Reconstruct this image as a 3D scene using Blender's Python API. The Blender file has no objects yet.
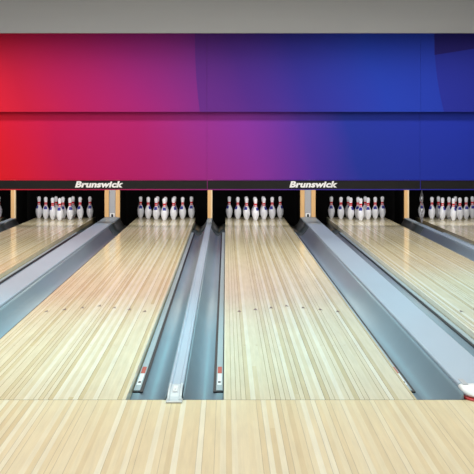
import bpy, bmesh, math, random
from mathutils import Vector, Matrix

# ---------------------------------------------------------------- camera, world, lights, exposure
C = bpy.context.scene.collection
scene = bpy.context.scene
H = 1.425            # eye height above the lanes
FPX = 1528.0
cam_d = bpy.data.cameras.new('camera')
cam = bpy.data.objects.new('camera', cam_d); C.objects.link(cam)
cam.location = (0, 0, H); cam.rotation_euler = (math.radians(90), 0, 0)
cam_d.sensor_width = 36; cam_d.lens = FPX / 474 * 36
cam_d.shift_x = 11 / 474; cam_d.shift_y = -98.5 / 474
cam_d.clip_end = 100
scene.camera = cam

w = bpy.data.worlds.new('world'); scene.world = w; w.use_nodes = True
bg = w.node_tree.nodes['Background']
bg.inputs[0].default_value = (0.95, 0.97, 1.0, 1); bg.inputs[1].default_value = 0.5

scene.view_settings.view_transform = 'Standard'
scene.view_settings.look = 'None'
scene.view_settings.exposure = 0.0
scene.view_settings.gamma = 1
scene.view_settings.use_curve_mapping = False

def area(name, loc, target, sx, sy, power, col=(1, 1, 1), spread=180):
    l = bpy.data.lights.new(name, 'AREA'); l.shape = 'RECTANGLE'; l.size = sx; l.size_y = sy
    l.energy = power; l.color = col; l.spread = math.radians(spread)
    o = bpy.data.objects.new(name, l); C.objects.link(o); o.location = loc
    o.rotation_euler = (Vector(target) - Vector(loc)).to_track_quat('-Z', 'Y').to_euler()
    return o
# hall luminaires in the ceiling, over the lanes and the approach
for yy, ln, pw, cc in ((3.5, 6.0, 195, (0.98, 0.99, 0.98)), (10.5, 6.5, 252, (0.98, 1.0, 0.97)), (18.0, 7.0, 410, (1.0, 0.96, 0.85))):
    area('hall_lamp', (-0.3, yy, 3.85), (-0.3, yy, 0), 9.5, ln, pw, cc)
# wash for the masking wall, from the cove behind the bulkhead
area('cove_lamp', (-0.3, 23.2, 3.35), (-0.3, 24.4, 0.6), 10.0, 0.3, 60, (1.0, 0.98, 0.98), 115)
# cool greenish fixtures over the front of the lanes
GREEN = (0.25, 1.0, 1.05)
for lx, ly, pw in ((0.05, 10.8, 15), (-2.0, 10.8, 15), (2.7, 14.0, 17)):
    area('lane_lamp', (lx, ly, 3.8), (lx, ly, 0), 1.3, 4.4, pw, GREEN, 60)
# pin lamps behind the masking, one over each lane
LANES = {0: -4.53, 1: -2.895, 2: -1.075, 3: 0.515, 4: 2.345, 5: 3.96}
for i, lx in LANES.items():
    area('pin_lamp', (lx, 24.75, 0.95), (lx, 27.0, 0.12), 0.55, 0.10, 13, (1.0, 0.95, 0.86), 130)

# ---------------------------------------------------------------- helpers
LW = 1.0541; HW = LW / 2
FOUL = 8.335; PIN = 26.60; MASK = 24.5; POST = 26.7; DECK_END = 27.75
PI = math.pi

def s2l(c):
    return tuple(((v / 255) / 12.92 if v / 255 <= 0.04045 else ((v / 255 + 0.055) / 1.055) ** 2.4) for v in c) + (1,)

def mat(name, col, rough=0.5, spec=0.5, metal=0.0):
    m = bpy.data.materials.new(name); m.use_nodes = True
    b = m.node_tree.nodes['Principled BSDF']
    b.inputs['Base Color'].default_value = s2l(col)
    b.inputs['Roughness'].default_value = rough
    b.inputs['Specular IOR Level'].default_value = spec
    b.inputs['Metallic'].default_value = metal
    return m

class NG:
    def __init__(s, m): s.t = m.node_tree; s.n = s.t.nodes; s.b = s.n['Principled BSDF']
    def new(s, k, **kw):
        n = s.n.new(k)
        for a, v in kw.items(): setattr(n, a, v)
        return n
    def set(s, inp, v):
        if isinstance(v, bpy.types.NodeSocket): s.t.links.new(v, inp)
        else: inp.default_value = v
    def math(s, op, a, b=0.0, c=0.0):
        n = s.new('ShaderNodeMath', operation=op)
        s.set(n.inputs[0], a); s.set(n.inputs[1], b); s.set(n.inputs[2], c)
        return n.outputs[0]
    def mix(s, f, a, b, mode='MIX'):
        n = s.new('ShaderNodeMix', data_type='RGBA', blend_type=mode)
        s.set(n.inputs[0], f); s.set(n.inputs[6], a); s.set(n.inputs[7], b)
        return n.outputs[2]
    def ramp(s, f, stops, interp='LINEAR'):
        n = s.new('ShaderNodeValToRGB'); s.set(n.inputs[0], f); r = n.color_ramp; r.interpolation = interp
        while len(r.elements) < len(stops): r.elements.new(0.5)
        for e, (p, c) in zip(r.elements, stops): e.position = p; e.color = c
        return n.outputs[0]
    def pos(s):
        g = s.new('ShaderNodeNewGeometry'); sp = s.new('ShaderNodeSeparateXYZ')
        s.t.links.new(g.outputs['Position'], sp.inputs[0]); return g.outputs['Position'], sp.outputs
    def comb(s, x, y, z=0.0):
        n = s.new('ShaderNodeCombineXYZ')
        for i, v in enumerate((x, y, z)): s.set(n.inputs[i], v)
        return n.outputs[0]
    def wnoise(s, v):
        n = s.new('ShaderNodeTexWhiteNoise', noise_dimensions='3D'); s.set(n.inputs['Vector'], v); return n.outputs['Value']
    def noise(s, v, scale, detail=3, rough=0.5):
        n = s.new('ShaderNodeTexNoise'); s.set(n.inputs['Vector'], v); n.inputs['Scale'].default_value = scale
        n.inputs['Detail'].default_value = detail; n.inputs['Roughness'].default_value = rough; return n.outputs['Fac']

def board_wood(name, tones, bw, seg, line_col, line_prob, rough, spec, seed, line_amt=0.55):
    m = mat(name, (220, 200, 160), rough, spec); g = NG(m)
    p, (x, y, z) = g.pos()
    bx_ = g.math('DIVIDE', x, bw); bid = g.math('FLOOR', bx_); fr = g.math('FRACT', bx_)
    r0 = g.wnoise(g.comb(bid, seed))
    by = g.math('FLOOR', g.math('ADD', g.math('DIVIDE', y, seg), g.math('MULTIPLY', r0, 7.3)))
    r1 = g.wnoise(g.comb(bid, by, seed + 3.3))
    par = g.math('MODULO', g.math('ADD', bid, 1000.0), 2.0)
    col = g.ramp(g.math('ADD', g.math('MULTIPLY', r1, 0.62), g.math('MULTIPLY', par, 0.36)), tones)
    grain = g.noise(g.comb(g.math('MULTIPLY', x, 60), g.math('MULTIPLY', y, 2.2), r1), 1.0, 4, 0.6)
    grain2 = g.noise(g.comb(g.math('MULTIPLY', x, 9), g.math('MULTIPLY', y, 1.3), 3.1), 1.0, 3, 0.6)
    k = g.math('ADD', g.math('MULTIPLY', grain, 0.30), g.math('ADD', g.math('MULTIPLY', grain2, 0.20), 0.75))
    kc = g.new('ShaderNodeCombineColor')
    for i in range(3): g.t.links.new(k, kc.inputs[i])
    col = g.mix(1.0, col, kc.outputs[0], 'MULTIPLY')
    # seams between some of the boards
    e = g.math('LESS_THAN', fr, 0.10)
    sel = g.math('LESS_THAN', g.wnoise(g.comb(bid, seed + 9.1)), line_prob)
    f = g.math('MULTIPLY', g.math('MULTIPLY', e, sel), line_amt)
    col = g.mix(f, col, s2l(line_col))
    g.set(g.b.inputs['Base Color'], col)
    return m

def T(*c): return s2l(c)
M = {}
M['lane'] = board_wood('lane_wood', [(0.0, T(212, 198, 156)), (0.3, T(226, 215, 181)), (0.7, T(232, 224, 195)), (1.0, T(242, 238, 218))],
                       LW / 39, 40.0, (130, 112, 82), 0.5, 0.15, 0.055, 1.0, 0.7)
M['approach'] = board_wood('approach_wood', [(0.0, T(212, 192, 148)), (0.35, T(222, 205, 164)), (0.7, T(226, 213, 178)), (1.0, T(234, 228, 204))],
                           0.0268, 40.0, (140, 118, 85), 0.4, 0.3, 0.12, 5.0, 0.5)
def noisy(name, col, amp, scale, rough, spec, metal=0.0, stretch=(1, 1, 1)):
    m = mat(name, col, rough, spec, metal); g = NG(m); p, (x, y, z) = g.pos()
    n = g.noise(g.comb(g.math('MULTIPLY', x, stretch[0]), g.math('MULTIPLY', y, stretch[1]), g.math('MULTIPLY', z, stretch[2])), scale, 4)
    k = g.math('ADD', g.math('MULTIPLY', g.math('SUBTRACT', n, 0.5), amp), 1.0)
    cc = g.new('ShaderNodeCombineColor')
    for i in range(3): g.t.links.new(k, cc.inputs[i])
    g.set(g.b.inputs['Base Color'], g.mix(1.0, s2l(col), cc.outputs[0], 'MULTIPLY'))
    return m
M['gutter'] = noisy('gutter_plastic', (132, 152, 168), 0.14, 3, 0.38, 0.35, 0.0, (1, 0.5, 1))
M['dark_gutter'] = noisy('dark_gutter_plastic', (62, 70, 76), 0.05, 3, 0.3, 0.4)
M['capping'] = noisy('capping_plastic', (162, 180, 200), 0.10, 3, 0.40, 0.3, 0.0, (1, 0.4, 1))
M['rail'] = noisy('rail_plastic', (150, 168, 178), 0.1, 3, 0.4, 0.3, 0.0)
M['gap_shade'] = mat('gap_shade_black', (18, 26, 34), 0.6, 0.3)  # black for the shade in the slots along the rails
M['white'] = mat('white_plastic', (238, 240, 244), 0.3, 0.5)
M['offwhite'] = mat('grey_white_plastic', (205, 208, 212), 0.35, 0.5)
M['pale_cap'] = mat('pale_cap_plastic', (198, 208, 216), 0.3, 0.4)
M['red'] = mat('red_plastic', (185, 35, 35), 0.4, 0.5)
M['orange_red'] = mat('orange_red_print', (180, 62, 45), 0.5, 0.3)
M['dark'] = mat('dark_print', (35, 40, 50), 0.5, 0.3)
M['inlay'] = mat('arrow_inlay', (88, 66, 58), 0.4, 0.3)
M['dot'] = mat('dot_inlay', (160, 132, 100), 0.4, 0.3)
M['seam'] = mat('dark_seam', (70, 62, 50), 0.6, 0.2)
M['black'] = mat('matte_black', (9, 9, 11), 0.8, 0.1)
M['wood_trim'] = noisy('post_wood', (226, 184, 130), 0.3, 1, 0.5, 0.3, 0, (60, 60, 6))
M['pale_trim'] = noisy('pale_wood', (236, 214, 178), 0.2, 1, 0.5, 0.3, 0, (60, 60, 6))
M['grey_panel'] = noisy('grey_panel', (172, 176, 186), 0.15, 8, 0.4, 0.4)
M['ceiling'] = noisy('ceiling_paint', (205, 206, 210), 0.12, 1.1, 0.8, 0.1, 0, (0.5, 2.0, 1))
M['bulkhead'] = noisy('bulkhead_paint', (158, 160, 168), 0.10, 1.1, 0.8, 0.1, 0, (0.3, 1, 3))
M['wall'] = noisy('wall_paint', (170, 170, 172), 0.05, 2, 0.8, 0.1)
M['strip'] = noisy('black_strip', (22, 20, 23), 0.1, 5, 0.5, 0.3)
M['letters'] = mat('white_lettering', (250, 250, 252), 0.5, 0.3)
M['pin_white'] = mat('pin_white', (232, 236, 250), 0.22, 0.5)
M['pin_red'] = mat('pin_red', (212, 18, 44), 0.3, 0.5)
M['pin_blue'] = mat('pin_blue', (50, 54, 160), 0.3, 0.5)
M['cord'] = noisy('cord_grey', (140, 140, 148), 0.2, 30, 0.6, 0.3)

# ---- mesh building
def new_obj(name, bm, m, parent=None, smooth=False, bevel=0.0, seg=2):
    me = bpy.data.meshes.new(name); bm.normal_update(); bm.to_mesh(me); bm.free()
    if isinstance(m, (list, tuple)):
        for q in m: me.materials.append(q)
    else: me.materials.append(m)
    if smooth:
        for p in me.polygons: p.use_smooth = True
    o = bpy.data.objects.new(name, me); C.objects.link(o)
    if parent: o.parent = parent
    if bevel:
        b = o.modifiers.new('bevel', 'BEVEL'); b.width = bevel; b.segments = seg; b.limit_method = 'ANGLE'
    return o

def box(bm, x0, x1, y0, y1, z0, z1):
    v = [bm.verts.new((x, y, z)) for x in (x0, x1) for y in (y0, y1) for z in (z0, z1)]
    for f in ((0, 1, 3, 2), (4, 6, 7, 5), (0, 4, 5, 1), (2, 3, 7, 6), (0, 2, 6, 4), (1, 5, 7, 3)):
        bm.faces.new([v[i] for i in f])
    bmesh.ops.recalc_face_normals(bm, faces=bm.faces)

def bx(name, x0, x1, y0, y1, z0, z1, m, parent=None, bevel=0.0):
    bm = bmesh.new(); box(bm, x0, x1, y0, y1, z0, z1)
    return new_obj(name, bm, m, parent, bevel=bevel)

def extrude_y(pts, y0, y1, ny=1, fx=None):
    """closed x/z outline extruded along y"""
    bm = bmesh.new(); rings = []
    for j in range(ny + 1):
        y = y0 + (y1 - y0) * j / ny
        rings.append([bm.verts.new((p[0], y, p[1])) for p in pts])
    n = len(pts)
    for a, b in zip(rings, rings[1:]):
        for i in range(n):
            bm.faces.new((a[i], a[(i + 1) % n], b[(i + 1) % n], b[i]))
    bm.faces.new(rings[0]); bm.faces.new(list(reversed(rings[-1])))
    bmesh.ops.recalc_face_normals(bm, faces=bm.faces)
    return bm

def empty(name, loc, label, cat, group=None):
    o = bpy.data.objects.new(name, None); C.objects.link(o); o.location = loc; o.empty_display_size = 0.1
    o['label'] = label; o['category'] = cat
    if group: o['group'] = group
    return o
def tag(o, label, cat, group=None):
    o['label'] = label; o['category'] = cat
    if group: o['group'] = group
    return o
def struct(o): o['kind'] = 'structure'; return o

# ---------------------------------------------------------------- setting
XL, XR = -5.6, 5.2
struct(bx('floor', XL, XR, -3.0, FOUL - 0.006, -0.12, 0.0, M['approach']))
struct(bx('floor', XL, XR, FOUL - 0.006, 29.0, -0.22, -0.16, M['black']))
struct(bx('ceiling', XL, XR, -3.0, 29.0, 3.90, 4.05, M['ceiling']))
struct(bx('trim_2', XL, XR, 22.8, 22.9, 3.000, 3.90, M['bulkhead']))
struct(bx('wall_left', XL - 0.15, XL, -3.0, 29.0, -0.22, 4.05, M['wall']))
struct(bx('wall_right', XR, XR + 0.15, -3.0, 29.0, -0.22, 4.05, M['wall']))
struct(bx('wall_back', XL, XR, 28.6, 28.75, -0.22, 3.90, M['black']))

# ---------------------------------------------------------------- lanes
WHERE = {0: 'sliver cut off by the left edge', 1: 'left of the left wide divider',
         2: 'between the left wide divider and the narrow white-ended divider',
         3: 'in the middle, right of the narrow white-ended divider',
         4: 'between the right wide divider and the hanging cord', 5: 'at the far right, beyond the hanging cord'}
NTH = {0: '', 1: 'the first full lane', 2: 'the second full lane',
       3: 'the middle lane', 4: 'the lane right of middle', 5: 'the rightmost lane'}
for i, cx in LANES.items():
    t = empty('bowling_lane', (cx, FOUL, -0.1), 'pale maple bowling lane ' + WHERE[i], 'bowling lane', 'bowling lanes')
    def lp(name, bm, m, **k):
        o = new_obj(name, bm, m, None, **k); o.parent = t; return o
    bm = bmesh.new(); box(bm, cx - HW, cx + HW, FOUL, 24.02, -0.1, 0.0)
    lp('lane_bed', bm, M['lane'])
    bm = bmesh.new(); box(bm, cx - HW, cx + HW, 24.03, DECK_END, -0.1, 0.0)
    lp('pin_deck', bm, M['lane'])
    for k in range(-3, 4):
        ax = cx + k * 0.1351; ay = 13.03 - abs(k) * 0.137; a = 0.017; L = 0.075
        bm = bmesh.new()
        vs = [bm.verts.new(p) for p in ((ax - a, ay - L, 0.0006), (ax, ay - L * 0.7, 0.0006), (ax + a, ay - L, 0.0006), (ax, ay + L, 0.0006))]
        bm.faces.new(vs)
        r = bmesh.ops.extrude_face_region(bm, geom=bm.faces[:])
        for v in [e for e in r['geom'] if isinstance(e, bmesh.types.BMVert)]: v.co.z -= 0.0012
        bmesh.ops.recalc_face_normals(bm, faces=bm.faces)
        lp('arrow_marker', bm, M['inlay'])
    for k in (-4, -3, -2, -1, 1, 2, 3, 4):
        for kk in (0.0,):
            ax = cx + k * 0.081 + (0.06 if k > 0 else -0.06); ay = 10.54
            bm = bmesh.new(); bmesh.ops.create_cone(bm, cap_ends=True, segments=12, radius1=0.008, radius2=0.008, depth=0.0012)
            bmesh.ops.translate(bm, verts=bm.verts, vec=(ax, ay, 0.0)); lp('guide_dot', bm, M['dot'])

# foul line seam
struct(bx('trim_1', XL, XR, FOUL - 0.006, FOUL - 0.0005, -0.1, 0.0004, M['seam']))

# ---------------------------------------------------------------- gutters with bumper rails
def gutter(edge, sgn, width, label, ztop, y1=26.64, rail=True):
    """edge = x of the lane edge, sgn = +1 when the gutter lies to the right of it"""
    t = empty('gutter', (edge + sgn * width / 2, FOUL, -0.11), label, 'gutter', 'gutters beside the lanes')
    N = 22; top = []
    for k in range(N + 1):
        s = k / N
        u = max(0.0, (s - 0.20) / 0.80)
        z = -0.058 + (0.058 + ztop) * u ** 3.2 - 0.050 * math.sin(PI * min(1, u) ** 0.85) ** 1.3 if u > 0 else -0.058
        top.append((edge + sgn * (0.001 + s * (width - 0.002)), z))
    pts = top + [(top[-1][0], -0.13), (top[0][0], -0.13)]
    for nm, ya, yb, mm in (('channel', FOUL, 23.99, M['gutter']), ('flat_channel', 24.0, y1, M['dark_gutter'])):
        o = new_obj(nm, extrude_y(pts, ya, yb), mm, t, smooth=False)
        for p in o.data.polygons:
            if abs(p.normal.y) < 0.5 and p.normal.z > 0.05: p.use_smooth = True
    if rail:
        ys, ye = 8.905, 23.9
        def r(a, b, y0, y1_, z0, z1, m, name, par=t, bevel=0.0):
            xs = sorted((edge + sgn * a, edge + sgn * b))
            q = bx(name, xs[0], xs[1], y0, y1_, z0, z1, m, None, bevel)
            q.parent = par
            return q
        r(0.004, 0.063, ys, ye, -0.058, -0.050, M['gap_shade'], 'rail_gap_shade')  # added black strip standing in for the shaded gaps beside the rail
        rr = r(0.007, 0.046, ys + 0.02, ye - 0.02, -0.056, -0.044, M['rail'], 'bumper_rail', bevel=0.002)
        r(0.014, 0.040, 9.11, 9.55, -0.0445, -0.0430, M['white'], 'white_sticker', rr)
        r(0.014, 0.040, 9.56, 9.83, -0.0445, -0.0430, M['orange_red'], 'red_sticker', rr)
        r(0.020, 0.036, 9.18, 9.24, -0.0435, -0.0426, M['dark'], 'sticker_print', rr)
    return t

NAR = [(0, 1), (2, 3), (4, 5)]; WID = [(1, 2), (3, 4)]
CAPN = 0.085; CAPW = 0.262
names = {(0, 1): 'the narrow divider at far left', (2, 3): 'the narrow white-ended middle divider',
         (4, 5): 'the narrow divider at far right', (1, 2): 'the wide left divider', (3, 4): 'the wide right divider'}
for pr in NAR + WID:
    a, b = pr; xa = LANES[a] + HW; xb = LANES[b] - HW; cw = CAPN if pr in NAR else CAPW
    gw = (xb - xa - cw) / 2 - 0.001
    gutter(xa, +1, gw, 'grey blue gutter along the left side of ' + names[pr], 0.026 if cw == CAPN else 0.036)
    gutter(xb, -1, gw, 'grey blue gutter along the right side of ' + names[pr], 0.026 if cw == CAPN else 0.036)

# ---------------------------------------------------------------- dividers (capping)
def arc_profile(cx, hw, z0, zt, r, trough=0.0, tw=0.6):
    pts = [(cx - hw, z0)]
    for k in range(5):
        a = PI - k / 4 * PI / 2
        pts.append((cx - hw + r + r * math.cos(a), zt - r + r * math.sin(a)))
    if trough:
        pts += [(cx - hw * tw, zt), (cx - hw * tw + 0.006, zt - trough), (cx + hw * tw - 0.006, zt - trough), (cx + hw * tw, zt)]
    for k in range(5):
        a = PI / 2 - k / 4 * PI / 2
        pts.append((cx + hw - r + r * math.cos(a), zt - r + r * math.sin(a)))
    pts.append((cx + hw, z0))
    return pts
for pr in NAR:
    a, b = pr; cx = (LANES[a] + LANES[b]) / 2
    t = empty('lane_divider', (cx, FOUL, -0.11), {
        (0, 1): 'narrow grey divider running off the left edge of the frame',
        (2, 3): 'narrow light grey divider with a white end cap near the middle',
        (4, 5): 'narrow grey divider between the two lanes at the far right'}[pr], 'lane divider', 'narrow lane dividers')
    o = new_obj('capping', extrude_y(arc_profile(cx, CAPN / 2, -0.11, 0.040, 0.010, 0.005), FOUL + 0.30, 26.64), M['capping'], t)
    # moulded end piece that drops to the approach
    bm = bmesh.new(); hw = CAPN / 2 - 0.004
    prof = [(FOUL + 0.30, 0.043), (FOUL + 0.10, 0.042), (FOUL + 0.02, 0.038), (FOUL - 0.04, 0.030), (FOUL - 0.075, 0.018), (FOUL - 0.085, 0.004)]
    rows = []
    for j, (y, z) in enumerate(prof):
        rows.append([bm.verts.new((cx + q, y, zz)) for q, zz in ((-hw, 0.001), (-hw, z), (-hw * 0.72, z + 0.002), (-hw * 0.6, z - max(0.0, min(0.005, z - 0.008))), (hw * 0.6, z - max(0.0, min(0.005, z - 0.008))), (hw * 0.72, z + 0.002), (hw, z), (hw, 0.001))])
    for r0, r1 in zip(rows, rows[1:]):
        for q in range(7): bm.faces.new((r0[q], r0[q + 1], r1[q + 1], r1[q]))
    bm.faces.new(rows[0]); bm.faces.new(list(reversed(rows[-1])))
    bm.faces.new([r[0] for r in rows] + [r[-1] for r in reversed(rows)])
    bmesh.ops.recalc_face_normals(bm, faces=bm.faces)
    e = new_obj('end_cap', bm, M['pale_cap'], t)
    e2 = bx('end_foot', cx - hw - 0.006, cx + hw + 0.006, FOUL - 0.115, FOUL - 0.0, 0.0, 0.010, M['offwhite'], t, 0.004)
    e3 = bx('screw_plate', cx - 0.013, cx + 0.013, FOUL + 0.04, FOUL + 0.22, 0.030, 0.0425, M['white'], t, 0.002)
    bm = bmesh.new(); bmesh.ops.create_cone(bm, cap_ends=True, segments=12, radius1=0.004, radius2=0.004, depth=0.002)
    bmesh.ops.translate(bm, verts=bm.verts, vec=(cx, FOUL + 0.09, 0.0430))
    e4 = new_obj('screw', bm, M['dark'], t)

for pr in WID:
    a, b = pr; cx = (LANES[a] + LANES[b]) / 2; hw = CAPW / 2
    t = empty('lane_divider', (cx, FOUL, -0.11), {
        (1, 2): 'wide pale blue divider on the left, leading to the twin wooden posts',
        (3, 4): 'wide pale blue divider on the right with a white and red rounded end'}[pr], 'lane divider', 'wide lane dividers')
    o = new_obj('capping', extrude_y(arc_profile(cx, hw, -0.11, 0.056, 0.012), FOUL + 0.22, 26.64), M['capping'], t)
    def endpiece(name, ys, ye, zt, z0, m, grow):
        bm = bmesh.new(); rows = []; n = 12
        for j in range(n + 1):
            q = j / n; y = ys + (ye - ys) * q
            hh = (hw + grow) * math.sqrt(max(0.0, 1 - max(0, (q - 0.35) / 0.65) ** 2.4)) if q < 1 else 0.02
            zz = z0 + (zt - z0) * (1 - max(0, (q - 0.2) / 0.8) ** 2.2)
            hh = max(hh, 0.02); zz = max(zz, z0 + 0.004)
            rows.append([bm.verts.new((cx + p * hh, y, h)) for p, h in ((-1, z0), (-1, zz - (zz - z0) * .25), (-0.9, zz), (0, zz + 0.002), (0.9, zz), (1, zz - (zz - z0) * .25), (1, z0))])
        for r0, r1 in zip(rows, rows[1:]):
            for q in range(6): bm.faces.new((r0[q], r0[q + 1], r1[q + 1], r1[q]))
            bm.faces.new((r0[6], r0[0], r1[0], r1[6]))
        bm.faces.new(rows[0]); bm.faces.new(list(reversed(rows[-1])))
        bmesh.ops.recalc_face_normals(bm, faces=bm.faces)
        o = new_obj(name, bm, m, t, smooth=True)
    endpiece('end_cap', FOUL + 0.22, FOUL - 0.05, 0.054, 0.016, M['white'], 0.0)
    endpiece('end_base', FOUL + 0.20, FOUL - 0.10, 0.016, 0.0, M['red'], 0.0)
    s_ = bx('grey_insert', cx - hw + 0.02, cx - hw + 0.05, FOUL + 0.17, FOUL + 0.36, 0.050, 0.0585, M['grey_panel'], t, 0.002)

# ---------------------------------------------------------------- posts and kickbacks
def kick(pr, label):
    a, b = pr; cx = (LANES[a] + LANES[b]) / 2
    t = empty('division_post', (cx, POST, -0.16), label, 'post', 'posts between the pin pits')
    def p(name, x0, x1, y0, y1, z0, z1, m, bevel=0.0, par=t):
        o = bx(name, x0, x1, y0, y1, z0, z1, m, par, bevel)
        return o
    hw = 0.041 if pr in NAR else 0.133
    p('kickback_panel', cx - hw + 0.004, cx + hw - 0.004, POST + 0.045, 28.2, -0.16, 1.3, M['black'])
    if pr in NAR:
        p('wood_strip', cx - hw, cx + hw - 0.026, POST - 0.05, POST + 0.045, -0.16, 1.1, M['wood_trim'], 0.004)
        p('pale_strip', cx + hw - 0.026, cx + hw, POST - 0.045, POST + 0.045, -0.16, 1.1, M['pale_trim'], 0.003)
    else:
        p('wood_strip', cx - hw, cx - hw + 0.075, POST - 0.05, POST + 0.045, -0.16, 1.1, M['wood_trim'], 0.004)
        p('wood_strip', cx + hw - 0.075, cx + hw, POST - 0.05, POST + 0.045, -0.16, 1.1, M['wood_trim'], 0.004)
        p('grey_panel', cx - hw + 0.076, cx + hw - 0.076, POST - 0.025, POST + 0.04, -0.16, 1.1, M['grey_panel'])
        br = p('bracket', cx - 0.042, cx + 0.042, POST - 0.045, POST - 0.026, 0.056, 0.12, M['white'], 0.004)
        p('bracket_slot', cx - 0.018, cx + 0.018, POST - 0.048, POST - 0.044, 0.056, 0.105, M['dark'], 0, br)
kick((0, 1), 'narrow wooden post near the left edge, left of the first full set of pins')
kick((1, 2), 'twin wooden posts around a grey panel at the end of the left wide divider')
kick((2, 3), 'thin wooden post in the middle, behind the narrow white-ended divider')
kick((3, 4), 'twin wooden posts around a grey panel at the end of the right wide divider')
kick((4, 5), 'single pale wooden post right of the fourth full pin set, beside the hanging cord')

# ---------------------------------------------------------------- masking wall
def art(name, stops, tilt, x0, x1, zmid, extra=None):
    m = mat(name, (120, 40, 130), 0.6, 0.1); g = NG(m); p, (x, y, z) = g.pos()
    u = g.math('DIVIDE', g.math('SUBTRACT', g.math('ADD', x, g.math('MULTIPLY', g.math('SUBTRACT', z, zmid), tilt)), x0), x1 - x0)
    n = g.noise(p, 0.6, 2); u = g.math('ADD', u, g.math('MULTIPLY', g.math('SUBTRACT', n, 0.5), 0.05))
    col = g.ramp(u, stops)
    if extra: col = extra(g, x, z, col)
    g.set(g.b.inputs['Base Color'], col); return m
def px(xpix): return (xpix - 226) / (FPX / MASK)
X0, X1 = px(-20), px(494)
def st(l): return [((px(p) - X0) / (X1 - X0), T(*c)) for p, c in l]
def upper_extra(g, x, z, col):
    # printed swoosh edges: one at x=195 px, one at 434 px
    c1 = g.math('ADD', px(195), g.math('MULTIPLY', g.math('POWER', g.math('MAXIMUM', g.math('SUBTRACT', 3.0, z), 0.0), 2.0), 0.06))
    d = g.math('SUBTRACT', x, c1)
    f = g.math('MULTIPLY', g.math('GREATER_THAN', d, 0.0), g.math('SUBTRACT', 1.0, g.math('MINIMUM', g.math('DIVIDE', g.math('MAXIMUM', d, 0.0), 1.3), 1.0)))
    col = g.mix(g.math('MULTIPLY', f, 0.55), col, T(62, 40, 130))
    c2 = g.math('ADD', px(434), g.math('MULTIPLY', g.math('POWER', g.math('MAXIMUM', g.math('SUBTRACT', 3.0, z), 0.0), 2.0), 0.11))
    d2 = g.math('SUBTRACT', x, c2)
    f2 = g.math('MULTIPLY', g.math('GREATER_THAN', d2, 0.0), 0.8)
    col = g.mix(f2, col, T(40, 44, 150))
    c3 = g.math('ADD', 2.76, g.math('MULTIPLY', g.math('SUBTRACT', x, px(434)), 0.16))
    f3 = g.math('MULTIPLY', g.math('GREATER_THAN', z, c3), g.math('GREATER_THAN', x, px(434)))
    return g.mix(f3, col, T(36, 30, 112))
M['art_upper'] = art('printed_upper_art', st([(-15, (226, 34, 52)), (18, (200, 28, 66)), (65, (180, 28, 92)), (130, (156, 34, 118)), (190, (124, 42, 134)),
    (240, (84, 42, 140)), (300, (52, 48, 152)), (380, (36, 62, 178)), (434, (36, 60, 176))]), 0.35, X0, X1, 2.45, upper_extra)
M['art_lower'] = art('printed_lower_art', st([(-15, (238, 34, 40)), (10, (226, 30, 54)), (60, (196, 28, 86)), (140, (176, 34, 112)), (195, (156, 46, 140)),
    (250, (136, 52, 162)), (310, (84, 54, 166)), (355, (40, 56, 164)), (460, (38, 56, 178))]), 0.25, X0, X1, 1.2)
M['rim'] = art('coloured_rim', st([(-5, (200, 40, 50)), (100, (180, 40, 90)), (200, (140, 45, 120)), (300, (70, 50, 150)), (440, (50, 50, 160))]), 0, X0, X1, 1.2)

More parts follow.
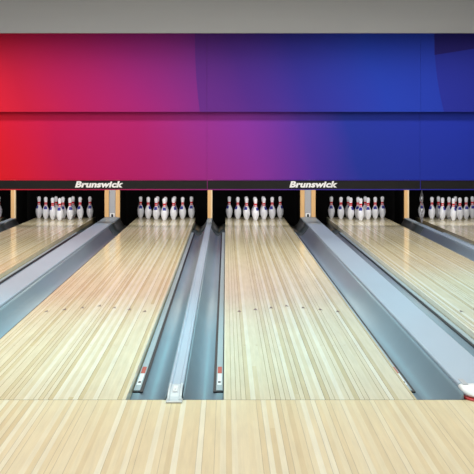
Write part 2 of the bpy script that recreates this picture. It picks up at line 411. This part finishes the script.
joints = [XL, px(207) - 3.425, px(207), px(420), XR]
pos_u = ['in the top row, beyond the left edge', 'red to purple at the upper left', 'purple to blue at the upper centre', 'dark blue with a curved swoosh at the upper right']
pos_l = ['in the bottom row, beyond the left edge', 'red to magenta at the lower left', 'purple to blue at the lower centre', 'plain blue at the lower right']
Z_B, Z_S, Z_F, Z_T = 0.599, 0.760, 1.85, 3.895
bands = ['at the far left edge, just out of frame', 'with white lettering on the left half', 'with white lettering at the centre right', 'without lettering at the far right']
for k in range(4):
    x0, x1 = joints[k] + 0.0012, joints[k + 1] - 0.0012
    g3 = 'printed masking panels above the lanes'
    if k == 0: x0 = joints[k] + 0.001
    if k == 3: x1 = joints[k + 1] - 0.001
    # upper panel leans out towards its foot
    bm = bmesh.new(); box(bm, x0, x1, MASK - 0.0, MASK + 0.06, Z_F, Z_T)
    for v in bm.verts:
        if v.co.z < Z_F + 0.01: v.co.y -= 0.11
    o = new_obj('masking_panel', bm, M['art_upper'])
    tag(o, 'printed masking panel ' + pos_u[k], 'wall panel', g3)
    bm = bmesh.new(); box(bm, x0, x1, MASK + 0.0, MASK + 0.06, Z_S + 0.002, Z_F - 0.002)
    o = new_obj('masking_panel', bm, M['art_lower'])
    tag(o, 'printed masking panel ' + pos_l[k], 'wall panel', g3)
    t = empty('sign_strip', ((x0 + x1) / 2, MASK, Z_B), 'long black strip below the printed panels ' + bands[k], 'sign strip', 'black strips over the pins')
    a_ = bx('strip_board', x0, x1, MASK - 0.01, MASK + 0.05, Z_B + 0.016, Z_S - 0.008, M['strip'], t)
    for z0, z1 in ((Z_B, Z_B + 0.016), (Z_S - 0.008, Z_S)):
        r_ = bx('coloured_rim', x0, x1, MASK - 0.016, MASK + 0.05, z0, z1, M['rim'], t)
    if k >= 2:
        bx('joint_strip', x0, x0 + 0.009, MASK - 0.0135, MASK - 0.009, Z_B + 0.016, Z_S - 0.008, M['rim'], t)
    if k in (1, 2):
        cxl = px(99.2) if k == 1 else px(313.4)
        cu = bpy.data.curves.new('lettering', 'FONT'); cu.body = 'Brunswick'
        cu.size = 0.15; cu.shear = 0.22; cu.offset = 0.007; cu.extrude = 0.003; cu.resolution_u = 4; cu.space_character = 1.04
        cu.align_x = 'CENTER'
        to = bpy.data.objects.new('lettering', cu); C.objects.link(to)
        dg = bpy.context.evaluated_depsgraph_get(); me = bpy.data.meshes.new_from_object(to.evaluated_get(dg))
        bpy.data.objects.remove(to); bpy.data.curves.remove(cu)
        xs = [v.co.x for v in me.vertices]; ys = [v.co.y for v in me.vertices]
        wd = max(xs) - min(xs); sx = (48.2 / (FPX / MASK)) / wd; sy = 0.104 / (max(ys) - min(ys))
        mx = (max(xs) + min(xs)) / 2; my = min(ys)
        for v in me.vertices: v.co = ((v.co.x - mx) * sx, (v.co.y - my) * sy, v.co.z)
        me.materials.clear(); me.materials.append(M['letters'])
        lo = bpy.data.objects.new('lettering', me); C.objects.link(lo); lo.parent = t
        lo.rotation_euler = (math.radians(90), 0, 0)
        lo.location = (cxl - t.location.x, -0.0135, 0.638 - Z_B)

# ---------------------------------------------------------------- pins
PH = 0.390
prof_in = [(0, 0.0), (0, 0.95), (0.12, 1.03), (0.75, 1.414), (1.5, 1.72), (2.25, 1.953), (3.375, 2.255), (4.5, 2.383), (5.2, 2.36), (5.875, 2.282), (6.6, 2.10), (7.25, 1.852), (7.95, 1.55), (8.625, 1.236),
           (9.375, 0.982), (10, 0.898), (10.875, 0.935), (11.75, 1.047), (12.6, 1.19), (13.5, 1.273), (14.1, 1.21), (14.55, 1.02), (14.85, 0.65), (14.97, 0.3), (15, 0.0)]
KZ = PH / 15; KR = 0.0254 * 1.02
def rad(z):
    q = z / KZ
    for (a, ra), (b, rb) in zip(prof_in[1:], prof_in[2:]):
        if a <= q <= b and b > a: return (ra + (rb - ra) * (q - a) / (b - a)) * KR
    return 0
def lathe(profile, n=24):
    bm = bmesh.new(); rings = []
    for z, r in profile:
        if r < 1e-6: rings.append([bm.verts.new((0, 0, z))])
        else: rings.append([bm.verts.new((r * math.cos(2 * PI * i / n), r * math.sin(2 * PI * i / n), z)) for i in range(n)])
    for a, b in zip(rings, rings[1:]):
        for i in range(n):
            j = (i + 1) % n
            if len(a) == 1: bm.faces.new((a[0], b[j], b[i]))
            elif len(b) == 1: bm.faces.new((a[i], a[j], b[0]))
            else: bm.faces.new((a[i], a[j], b[j], b[i]))
    bmesh.ops.recalc_face_normals(bm, faces=bm.faces)
    return bm
def band(z0, z1, off=0.0006):
    zs = [z0 + (z1 - z0) * k / 4 for k in range(5)]
    return lathe([(zs[0], rad(zs[0]) - 0.001)] + [(z, rad(z) + off) for z in zs] + [(zs[-1], rad(zs[-1]) - 0.001)])
def make_pin():
    t = empty('bowling_pin', (0, 0, 0), '', 'bowling pin', None)
    new_obj('pin_body', lathe([(a * KZ, b * KR) for a, b in prof_in]), M['pin_white'], t, smooth=True)
    new_obj('neck_stripe', band(0.240, 0.256), M['pin_red'], t, smooth=True)
    new_obj('neck_stripe', band(0.263, 0.292), M['pin_red'], t, smooth=True)
    # crown shaped emblem wrapped on the belly, facing -y
    bm = bmesh.new()
    def wrap(u, z): r = rad(z) + 0.0008; a = -PI / 2 + u / 0.055; return bm.verts.new((r * math.cos(a), r * math.sin(a), z))
    zc = 0.196
    rows = []
    for k in range(13):
        u = -0.040 + 0.080 * k / 12
        topz = zc + 0.012 + 0.020 * abs(math.cos(k / 12 * PI * 2.0)) + 0.004
        rows.append([wrap(u * (0.8 + 0.2 * q), (zc - 0.024) + (topz - zc + 0.024) * q) for q in (0, 0.33, 0.66, 1.0)])
    for a, b in zip(rows, rows[1:]):
        for q in range(3): bm.faces.new((a[q], b[q], b[q + 1], a[q + 1]))
    bmesh.ops.recalc_face_normals(bm, faces=bm.faces)
    o = new_obj('emblem', bm, M['pin_blue'], t, smooth=True)
    so = o.modifiers.new('s', 'SOLIDIFY'); so.thickness = 0.001; so.offset = 0
    return t
proto = make_pin(); used = [False]
rows_p = [(1, 0, 0), (2, 1, -0.5), (3, 1, 0.5), (4, 2, -1), (5, 2, 0), (6, 2, 1), (7, 3, -1.5), (8, 3, -0.5), (9, 3, 0.5), (10, 3, 1.5)]
desc = {1: 'frontmost of the ten', 2: 'left of the second row', 3: 'right of the second row',
        4: 'left end of the third row', 5: 'centre of the third row', 6: 'right end of the third row',
        7: 'leftmost of the back row', 8: 'inner left of the back row', 9: 'inner right of the back row', 10: 'rightmost of the back row'}
rnd = random.Random(4)
for i, lx in LANES.items():
    for num, r, c in rows_p:
        if i == 0 and num != 10: continue
        if used[0]:
            t = proto.copy(); C.objects.link(t)
            for ch in [q for q in proto.children if q.name in CH]:
                c2 = ch.copy(); C.objects.link(c2); c2.parent = t
        else:
            t = proto; CH = [q.name for q in proto.children]; used[0] = True
        t.location = (lx + c * 0.3048, PIN + r * 0.264, 0.0)
        t.rotation_euler = (0, 0, math.radians(rnd.choice((-50, -25, -8, 0, 5, 20, 48))))
        t['label'] = ('white bowling pin, ' + desc[num] + ' on ' + NTH[i]) if i else 'single grey white bowling pin half cut off by the left edge'
        t['group'] = 'bowling pins set on the lanes'

# ---------------------------------------------------------------- hanging cord
def tube(path, r, n=8):
    bm = bmesh.new(); rings = []
    for k, p in enumerate(path):
        p = Vector(p); d = (Vector(path[min(k + 1, len(path) - 1)]) - Vector(path[max(k - 1, 0)])).normalized()
        a = d.cross(Vector((0, 1, 0))).normalized(); b = d.cross(a)
        rings.append([bm.verts.new(p + a * r * math.cos(2 * PI * i / n) + b * r * math.sin(2 * PI * i / n)) for i in range(n)])
    for a, b in zip(rings, rings[1:]):
        for i in range(n): bm.faces.new((a[i], a[(i + 1) % n], b[(i + 1) % n], b[i]))
    bm.faces.new(rings[0]); bm.faces.new(list(reversed(rings[-1])))
    bmesh.ops.recalc_face_normals(bm, faces=bm.faces); return bm
cxp = 3.155; cy = 24.62
t = empty('hanging_cord', (cxp, cy, 0.05), 'thin grey twin cord hanging from the black strip over the far right divider', 'cord')
for ph in (0, PI):
    path = []
    for k in range(37):
        q = k / 36; z = 0.60 - q * 0.545
        path.append((cxp + 0.004 * math.sin(ph) + 0.028 * math.sin(q * 9 + ph) * math.sin(PI * q), cy + 0.006 * math.cos(q * 9 + ph), z))
    o = new_obj('cord_strand', tube(path, 0.008), M['cord'], t, smooth=True)

def settle(root):
    """meshes were drawn in world coordinates: move them into their thing's own frame"""
    off = Matrix.Translation(-root.location)
    for ch in root.children_recursive:
        if ch.type == 'MESH' and ch.name.split('.')[0] != 'lettering': ch.data.transform(off)
for o in list(C.objects):
    if o.type == 'EMPTY' and o.parent is None and not o.name.startswith('bowling_pin'): settle(o)
bpy.context.view_layer.update()
